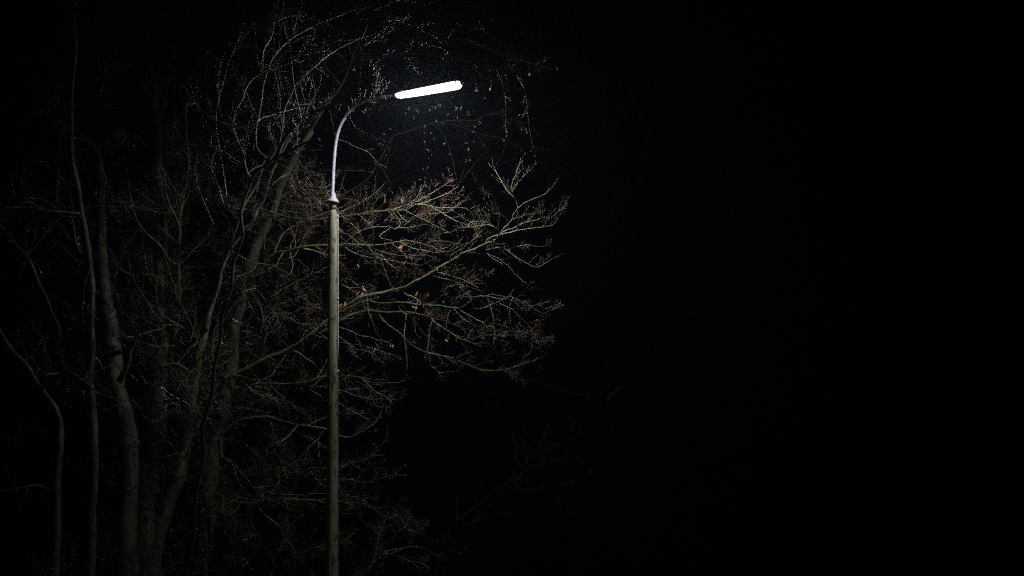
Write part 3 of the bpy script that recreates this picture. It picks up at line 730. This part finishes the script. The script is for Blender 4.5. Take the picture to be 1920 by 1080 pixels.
T9 = tree('stoutest beech trunk, broad and dim, left of the slender forked one', 2, [
    b('262,1100 272,960 280,880 290,800 297,730 302,640 303,560 302,460 298,360 292,260 285,160 280,60 276,-40', 30, 3, .6, 1.4, .6, .5, .2, 1)],
  [(M_BARK, [
    b('300,690 325,683 340,688 352,694', 5, 3.2, .2, .1, 1, .3, .2, 0),
    b('298,770 330,765 350,778 362,790', 1.2, .5, .3, -.2, 4, .3, -.1, 1),
    b('305,600 330,590 350,600', 1.2, .4, .6, .2, 6, .4, .1, 1),
    b('296,330 318,300 330,285 345,262', 1.6, .5, .8, .4, 6, .4, .2, 1),
    b('290,230 310,190 318,150 340,110', 1.4, .5, .9, .5, 6, .4, .2, 1),
    b('283,950 305,985 320,1000 345,990 375,1005', 1.0, .4, .5, 0, 6, .35, .1, 1),
   ])], M_SHADED, extra=18)

# --- low growth
T10 = tree('low bare sapling close right of the post, shoots leaning up to the right', 2.2, [
    b('628,1130 648,1100 667,1075 696,1061 716,1037 735,1010 757,990 778,975', 1.8, .5, 1.6, 1.0, 6, .35, .4, 1)],
  [(M_LIMB, [
    b('690,1063 712,1045 725,1037 749,1044 768,1052 793,1057 807,1070', 1.0, .4, None, '-.3', 6, .3, .2, 1),
    b('716,1037 740,1030 778,1025 800,1032 838,1049', .9, .4, None, '.2', 5, .3, .2, 1),
    b('735,1010 756,990 785,1001 779,980 770,962', .6, .3, None, None, 6, .3, .4, 1),
    b('667,1075 655,1040 648,1022 640,1010', .7, .3, None, None, 9, .3, .4, 1),
    b('696,1061 706,1030 712,1000 730,960', .7, .3, None, '.4', 9, .3, .4, 1),
   ])])
T11 = tree('faint scrubby bare tree right of the post in the deep dark, low and spreading', 1.0, [
    b('800,1140 835,1010 860,972 882,958 915,930 949,908 979,888 993,877 1015,866 1029,841 1074,824', 1.1, .3, 8.5, 8.0, 4, .4, .3, 1)],
  [(M_DARK, [
    b('949,908 957,897 977,916 1010,916 1038,905 1045,924 1054,958 1068,978', .7, .3, None, None, 4, .35, .1, 1),
    b('979,888 972,866 966,850 970,830', .9, .4, None, None, 7, .35, .3, 1),
    b('1015,866 1050,863 1075,860 1095,855', .9, .4, None, None, 7, .35, .2, 1),
    b('860,972 880,985 900,965 930,962', .9, .4, None, None, 6, .35, .3, 1),
    b('1015,866 1012,840 1014,828 1030,812', .8, .3, None, None, 7, .35, .3, 1),
   ])], M_DARK)
T12 = tree('bushy beech sapling rooted left of the post, a dim tangle of low twigs', 2.4, [
    b('520,1140 512,1080 500,1040 488,1005 470,985', 2.2, .6, .9, .6, 8, .4, .4, 1)],
  [(M_LIMB, [
    b('512,1080 545,1050 580,1030 610,1022 655,1013', .9, .3, None, '-.1', 9, .35, .2, 1),
    b('500,1040 460,1052 425,1065 395,1072', .9, .3, None, None, 9, .35, .2, 1),
    b('510,1070 530,1020 545,985 570,965', .9, .3, None, None, 9, .35, .4, 1),
    b('488,1005 455,1000 430,985 415,960', .8, .3, None, None, 9, .35, .3, 1),
   ])])

# --- leafless shrubs in front of the trunks' feet
def shrub(label, x0, d, stems, seed):
    global TWIGS; TWIGS = 2.2
    random.seed(seed)
    zy = 1120 + CAMZ * 100 / ((D0 + d) / D0)
    root = thing('leafless_shrub', label, 'shrub', P(x0, zy, d)); fam = []; mb = MB()
    for (dx, h, lean) in stems:
        x = x0 + dx
        w = ' '.join('%g,%g' % (x + lean * u ** 1.4 + random.gauss(0, 5) * u, zy + 4 - h * u) for u in (0, .25, .5, .75, 1))
        B = trace((w, 1.3, .4, d + random.uniform(-.5, .5), d + random.uniform(-.7, .7), 5, .42, .3, 1), fam)
        mb.tube(B.pts, B.rad, 6); mb.mark(0); spawn(mb, B); mb.mark(1)
    mb.build('stems', [M_DARK, M_TWIG2], root, origin=root.location)
shrub('tangled leafless shrub in the dark at the feet of the left trunks', 210, -2.2, [(-90, 250, -60), (-60, 300, -25), (-35, 270, 20), (-10, 330, -15), (15, 290, 40), (35, 320, 10), (60, 300, 55), (85, 260, 30), (-75, 220, 10), (50, 240, -30)], 31)
shrub('low leafless shrub beneath the leaning trunk, left of the post', 440, -1.6, [(-70, 240, -45), (-40, 280, -20), (-15, 260, 25), (10, 300, -10), (35, 270, 45), (55, 250, 70), (75, 230, 40)], 32)

# ------------------------------------------------------------------ rings and grey leaves added as glints, and dry leaves on the twigs
def nearest(v, maxr=.05):
    best = (1e9, None, None)
    for t in (T2, T3, T1):
        for lo in t[1]:
            for B in lo[1]:
                for i in range(0, len(B.pts), 2):
                    if B.rad[i] > maxr: continue
                    e = (B.pts[i] - v).length_squared
                    if e < best[0]: best = (e, B.pts[i], lo)
    return best
def nearest_px(x, y):
    best = (1e9, None, None)
    for t in (T1, T2):
        for lo in t[1]:
            for B in lo[1]:
                for i in range(0, len(B.pts)):
                    a, c = px_of(B.pts[i]); e = (a - x) ** 2 + (c - y) ** 2
                    if e < best[0]: best = (e, B.pts[i], lo)
    return best
random.seed(21)
ringpx = [(580 + a / 5.683, 160 + c / 5.683) for a, c in [(1060,180),(1100,185),(1130,180),(1060,250),(1140,250),(1130,270),(1030,310),(1280,265),(1340,250),(1110,345),(1350,110),(1300,105),(1225,515),(1295,510),(1355,395),(1420,400),(1230,445),(1330,570),(1230,610),(1290,700),(1270,785),(1220,890),(1250,890),(1235,985),(1180,1010),(1240,1070),(1580,350),(1560,245),(1660,625),(1690,690),(1300,755),(1260,690)]]
ringpx += [(820 + a / 5.683, 160 + c / 5.683) for a, c in [(285,55),(420,55),(250,260),(335,300),(400,450),(380,490),(330,695),(310,800),(345,805),(735,470),(740,510),(740,540),(900,480),(940,465),(955,510),(900,690),(1000,710),(1040,750)]]
ringpx += [(560 + a / 5.683, c / 5.683) for a, c in [(680,745),(595,745),(800,745),(705,810),(765,810),(1145,545),(1330,770),(1365,835),(1220,885),(770,570),(1620,625)]]
ringpx += [(800 + a / 5.683, c / 5.683) for a, c in [(215,565),(400,565),(440,605),(535,740),(250,220),(500,330),(420,355),(965,690),(880,640),(1100,710),(1190,780),(1390,735)]]
HANG = []
for _ in range(46):
    a = random.uniform(0, 6.28); rr = 30 + 150 * random.random() ** .8
    x, y = 806 + rr * math.cos(a) * 1.15, 168 + rr * math.sin(a) * .8
    if not (735 < x < 875 and 135 < y < 196) and x > 640: ringpx.append((x, y))
for i, (x, y) in enumerate(ringpx):
    low = y > 195
    v = P(x, y, random.uniform(1., 2.6) if low else random.uniform(-3.0, -2.3) if 725 < x < 885 and y > 120 else random.uniform(-2.4, -.2))
    e, q, lo = nearest(v)
    q = random.choice([c for B in lo[1] for c in B.pts if (c - v).length < e ** .5 + .35 and c.z > v.z - .3] or [q])
    HANG.append((GLINT_ME[i % 4] if i % 2 else GLINT_LEAF_ME[i // 2 % 4], 'glint_husk' if i % 2 else 'dry_leaf', v, (random.uniform(-.6, .6) + 1.3, random.uniform(-.6, .6), random.uniform(0, 6)), random.uniform(.5, 1.0) if i % 2 else random.uniform(.35, .6), lo))  # rings and grey leaves here are added glints
    mbs = lo[2]; mbs.mark(1)
    mid = q.lerp(v, .5) + Vector((random.gauss(0, .05), random.gauss(0, .05), .06))
    mbs.tube(catmull([q.copy(), mid, v + Vector((0, 0, .03))], 4), [.0022] * 3 + [.0018] * 3 + [.0014] * 3, 3, False); mbs.mark(3)
leafpx = [(750,459,2),(754,466,1),(760,481,2),(767,486,2),(818,500,2),(775,571,2),(835,559,1),(669,545,2),(665,543,1),(681,543,2),(684,546,1),(800,551,1),(783,552,1),(580,590,2),(839,638,1),(836,611,1),(705,653,2),(671,494,2),(703,487,2),(755,377,1),(640,570,2),(638,582,2),(558,893,1),(556,856,1),(500,844,1),(636,905,1),(730,646,2),(792,1045,2)]
for i, (x, y, k) in enumerate(leafpx):
    e, q, lo = nearest_px(x, y)
    for j in range(k):
        v = P(x + random.gauss(0, 2.5), y + random.gauss(0, 2.5), q.y - random.uniform(.0, .10))
        HANG.append((LEAF_ME[random.randrange(4)], 'dry_leaf', v, (random.uniform(-2.6, -.6), random.uniform(-.8, .8), random.uniform(-1.6, 1.6)), random.uniform(.6, .95), lo))
    if e > 9:
        mbs = lo[2]
        v = P(x, y, q.y - .05); mbs.tube(catmull([q.copy(), q.lerp(v, .5) + Vector((0, 0, .02)), v], 3), [.004] * 3 + [.003] * 4, 3, False)
for t in (T1, T2, T3, T5, T6, T7, T8, T9, T10, T11, T12):
    for lo in t[1]:
        lo[2].mark(1)
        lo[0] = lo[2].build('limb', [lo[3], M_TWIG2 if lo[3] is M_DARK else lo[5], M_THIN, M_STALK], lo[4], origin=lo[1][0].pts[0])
for me, nm, v, rot, sc, lo in HANG: child_copy(me, nm, v, rot, sc, lo[0])

# ------------------------------------------------------------------ street lamp
LX = (622.0 - 960) / 100
lamp = thing('street_lamp', 'old timber street lamp post with a bent pale steel arm and a lit tubular lantern', 'street lamp', Vector((LX, 0, 0)))
def lathe(mb, prof, cx, cy, n=28, lean=0.0, wob=0.0):
    base = len(mb.v)
    for z, r in prof:
        for j in range(n):
            a = 2 * math.pi * j / n
            rr = r * (1 + wob * noise.noise(Vector((math.cos(a) * 2.2, math.sin(a) * 2.2, z * .35))))
            mb.v.append(Vector((cx + lean * z + rr * math.cos(a), cy + rr * math.sin(a), z)))
    for i in range(len(prof) - 1):
        for j in range(n):
            j2 = (j + 1) % n; a = base + i * n
            mb.f.append((a + j, a + j2, a + n + j2, a + n + j))
    mb.f.append(tuple(base + j for j in reversed(range(n)))); mb.f.append(tuple(base + (len(prof) - 1) * n + j for j in range(n)))
ZT = P(0, 391, 0).z
LEAN = .0027
prof = [(-.3, .140), (0, .136)] + [(ZT * k / 40, .134 - .049 * k / 40) for k in range(1, 39)] + [(ZT - .13, .0865), (ZT - .06, .072), (ZT - .02, .052), (ZT + .01, .045)]
mb = MB(); lathe(mb, prof, LX, 0, 48, LEAN, .06)
post = mb.build('post', M_WOOD, lamp)
def post_r(z): return .134 - .049 * z / ZT
def edge(py, a=-.35, off=.0):
    z = P(0, py, 0).z; r = post_r(z) + off
    return Vector((LX + LEAN * z + r * math.cos(a), r * math.sin(a), z))
# conduit on the right side, a bare cable with staples below it
mb = MB(); mb.tube([edge(y, -.30, .011) for y in (406, 420, 480, 540, 600, 650, 698)], [.013] * 7, 12); 
mb.tube([edge(y, -.30, .011) for y in (694, 701)], [.0165] * 2, 12)
mb.tube([edge(y, -.30, .011) for y in (558, 563)], [.0160] * 2, 12)
mb.tube([edge(y, -.30, .011) for y in (403, 410)], [.0160] * 2, 12)
mb.build('conduit', M_CONDUIT, lamp)
mb = MB(); mb.tube([edge(y, -.30, .008) for y in (695, 760, 850, 940, 1030, 1120, 1200, 1276)], [.0075] * 8, 8)
mb.build('cable', M_CABLE, lamp)
mb = MB(); mb.tube([edge(410, -.30, .011), edge(400, -.3, .016), edge(391, -.4, -.01), Vector((LX + .05, -.03, ZT + .09)), Vector((LX + .04, -.02, ZT + .15))], [.007] * 5, 8); mb.build('cable', M_CABLE, lamp)
for y in (748, 804, 841, 890, 941, 1000, 1060, 1120):
    mb = MB(); a0 = -.30
    mb.tube([edge(y, a0 - .13, -.004), edge(y, a0 - .11, .014), edge(y, a0, .021), edge(y, a0 + .11, .014), edge(y, a0 + .13, -.004)], [.0042] * 5, 6)
    mb.build('staple', M_STAPLE, lamp)
# socket clamp on top of the post
mb = MB()
AXT = LX + LEAN * ZT
lathe(mb, [(ZT - .02, .062), (ZT + .05, .062), (ZT + .05, .05), (ZT + .115, .05)], AXT, 0, 24)
mb.build('socket', M_RUST, lamp)
mb = MB()
lathe(mb, [(ZT + .105, .105), (ZT + .13, .112), (ZT + .15, .095), (ZT + .20, .062), (ZT + .26, .045), (ZT + .29, .043)], AXT, 0, 24)
for k in range(6):
    a = k * math.pi / 3 + .4
    p = Vector((AXT + .078 * math.cos(a), .078 * math.sin(a), ZT + .10)); mb.tube([p, p + Vector((0, 0, .075))], [.011, .011], 6)
mb.build('flange', M_ARM, lamp)
# bent arm
AD = .72
ap = [(622.6, 374, 0), (623.4, 355, 0), (624.3, 335, 0), (625.3, 312, 0), (627, 288, -.02), (629.5, 266, -.04), (634, 246, -.07), (641, 229, -.11), (651, 213, -.17), (665, 199, -.25), (684, 189, -.35), (706, 183, -.46), (728, 179.5, -.57), (744, 177.5, -.65), (760, 175, -.74)]
apts = catmull([P(*t) for t in ap], 4)
mb = MB(); mb.tube(apts, [.035 - .005 * i / len(apts) for i in range(len(apts))], 18)
arm = mb.build('arm', M_ARM, lamp)
# lantern: shallow grey canopy over a bulging lit diffuser
A = P(744, 177.5, -.65); B_ = P(864, 154.5, -1.25)
ax = (B_ - A).normalized(); Lh = (B_ - A).length
up = Vector((0, 0, 1)); sd = ax.cross(up).normalized(); upv = sd.cross(ax).normalized()
roll = math.radians(4); sd2 = sd * math.cos(roll) + upv * math.sin(roll); upv = upv * math.cos(roll) - sd * math.sin(roll); sd = sd2
def shell(mb, a0, a1, sec, n=12):
    """sec: (t along, half width, depth); arc a0..a1 around the long axis, closed underneath its chord"""
    base = len(mb.v)
    for t, w, h, zo in sec:
        for j in range(n + 1):
            a = a0 + (a1 - a0) * j / n
            mb.v.append(A + ax * (t * Lh) + sd * (w * math.cos(a)) + upv * (h * math.sin(a) + zo))
    m_ = n + 1
    for i in range(len(sec) - 1):
        for j in range(n):
            p = base + i * m_ + j; mb.f.append((p, p + 1, p + m_ + 1, p + m_))
        mb.f.append((base + i * m_ + n, base + i * m_, base + (i + 1) * m_, base + (i + 1) * m_ + n))
    mb.f.append(tuple(base + j for j in range(m_))); mb.f.append(tuple(base + (len(sec) - 1) * m_ + j for j in reversed(range(m_))))
mb = MB(); shell(mb, 0, math.pi, [(-.02, .04, .03, .004), (.0, .075, .045, .004), (.04, .095, .055, .004), (.2, .105, .06, .004), (.8, .125, .062, .004), (.96, .118, .055, .004), (1.0, .09, .04, .004), (1.01, .06, .02, .004)])
head = mb.build('lamp_head', M_HOUSING, lamp)
mb = MB(); shell(mb, -math.pi, 0, [(-.006, .034, .038, 0), (.004, .05, .058, 0), (.02, .058, .068, 0), (.05, .065, .078, 0), (.25, .078, .093, 0), (.5, .087, .103, 0), (.93, .098, .115, 0), (.97, .092, .107, 0), (.992, .072, .086, 0), (1.002, .042, .052, 0)], 20)
mb.build('diffuser', M_BOWL, head)
for k in (-1, 1):
    mb = MB(); o = sd * (.042 * k) - upv * .048
    mb.tube([A + ax * (Lh * .055) + o, A + ax * (Lh * .95) + o], [.015, .015], 10); mb.build('fluorescent_tube', M_LIT, head)
mb = MB(); mb.tube([A + ax * (Lh * .048) - upv * .04, A + ax * (Lh * .053) - upv * .04], [.05, .05], 20); mb.build('light_baffle', M_HOUSING, head)  # opaque plate added inside the bowl to keep tube light off the arm
mb = MB(); mb.tube([A - ax * .05 + upv * .0, A - ax * .02, A + ax * .004], [.034, .046, .046], 16); mb.build('end_cap', M_HOUSING, head)
mb = MB(); mb.tube([A + ax * (Lh + .002) - upv * .01, A + ax * (Lh + .018) - upv * .005], [.05, .035], 16); mb.build('end_cap', M_HOUSING, head)
for t, s in ((.13, -1), (.965, 1)):
    mb = MB(); c = A + ax * (t * Lh)
    s1 = -1 if sd.y > 0 else 1
    mb.tube([c + sd * (.11 * s1) + upv * (.02), c + sd * (.118 * s1) - upv * .02, c + sd * (.106 * s1) - upv * .045], [.012, .014, .010], 8)
    mb.build('latch', M_RUST, head)

# ------------------------------------------------------------------ ground, road
mb = MB(); n = 60
def gh(x, y): return .0 + .06 * noise.noise(Vector((x * .25, y * .25, 0))) * min(1, max(0, (abs(y + 9.5) - 4) / 3)) - .03
xs = [-58.5] + [-40 + 80 * i / 50 for i in range(51)] + [58.5]
ys = [-58.5] + [-45 + 75 * i / 50 for i in range(51)] + [45, 68.5]
for y in ys:
    for x in xs: mb.v.append(Vector((x, y, gh(x, y))))
w = len(xs)
for j in range(len(ys) - 1):
    for i in range(w - 1): mb.f.append((j * w + i, j * w + i + 1, (j + 1) * w + i + 1, (j + 1) * w + i))
g = mb.build('ground', M_GROUND); g['kind'] = 'structure'
mb = MB(); mb.v = [Vector(v) for v in ((-58.4, -12.2, -.02), (58.4, -12.2, -.02), (58.4, -7.0, -.02), (-58.4, -7.0, -.02))]; mb.f = [(0, 1, 2, 3)]
rd = mb.build('road', M_ROAD, smooth=False); rd['kind'] = 'structure'

HAZE = .0004
if HAZE:
    hz = MB(); X, Y0, Y1, Z0, Z1 = 60, -60, 70, -1.3, 17
    hz.v = [Vector(v) for v in ((-X, Y0, Z0), (X, Y0, Z0), (X, Y1, Z0), (-X, Y1, Z0), (-X, Y0, Z1), (X, Y0, Z1), (X, Y1, Z1), (-X, Y1, Z1))]
    hz.f = [(3, 2, 1, 0), (4, 5, 6, 7), (0, 1, 5, 4), (1, 2, 6, 5), (2, 3, 7, 6), (3, 0, 4, 7)]
    m = bpy.data.materials.new('night_mist'); m.use_nodes = True; nt = m.node_tree
    nt.nodes.remove(nt.nodes['Principled BSDF']); pv = nt.nodes.new('ShaderNodeVolumePrincipled')
    pv.inputs['Density'].default_value = HAZE; pv.inputs['Color'].default_value = (.62, .78, 1, 1); pv.inputs['Anisotropy'].default_value = .3
    nt.links.new(pv.outputs[0], nt.nodes['Material Output'].inputs['Volume'])
    ho = hz.build('haze', m, smooth=False); ho['kind'] = 'stuff'

# ------------------------------------------------------------------ night sky, camera, render
wd = bpy.data.worlds.new('World'); SC.world = wd; wd.use_nodes = True
nt = wd.node_tree; bg = nt.nodes['Background']
sky = nt.nodes.new('ShaderNodeTexSky'); sky.sky_type = 'NISHITA'; sky.sun_disc = False
sky.sun_elevation = math.radians(-4); sky.sun_rotation = math.radians(200)
nt.links.new(sky.outputs['Color'], bg.inputs['Color']); bg.inputs['Strength'].default_value = .0004

cam = bpy.data.cameras.new('camera'); co = bpy.data.objects.new('camera', cam); C.objects.link(co)
co.location = (0, -D0, CAMZ); co.rotation_euler = (math.radians(90), 0, 0)
cam.sensor_width = 36; cam.lens = 36 * 3500 / 1920; cam.shift_y = (1120 - 540) / 1920
cam.clip_start = .1; cam.clip_end = 3000
SC.camera = co
SC.view_settings.view_transform = 'Standard'; SC.view_settings.look = 'None'
SC.view_settings.exposure = 0; SC.view_settings.gamma = 1
SC.cycles.use_denoising = False; SC.cycles.use_adaptive_sampling = False; SC.cycles.sample_clamp_direct = 6; SC.cycles.sample_clamp_indirect = 1.0; SC.cycles.denoising_prefilter = 'ACCURATE'; SC.cycles.denoising_input_passes = 'RGB_ALBEDO_NORMAL'; SC.cycles.pixel_filter_type = 'BLACKMAN_HARRIS'; SC.cycles.filter_width = 1.3
SC.cycles.max_bounces = 4; SC.cycles.transparent_max_bounces = 12; SC.cycles.use_light_tree = True
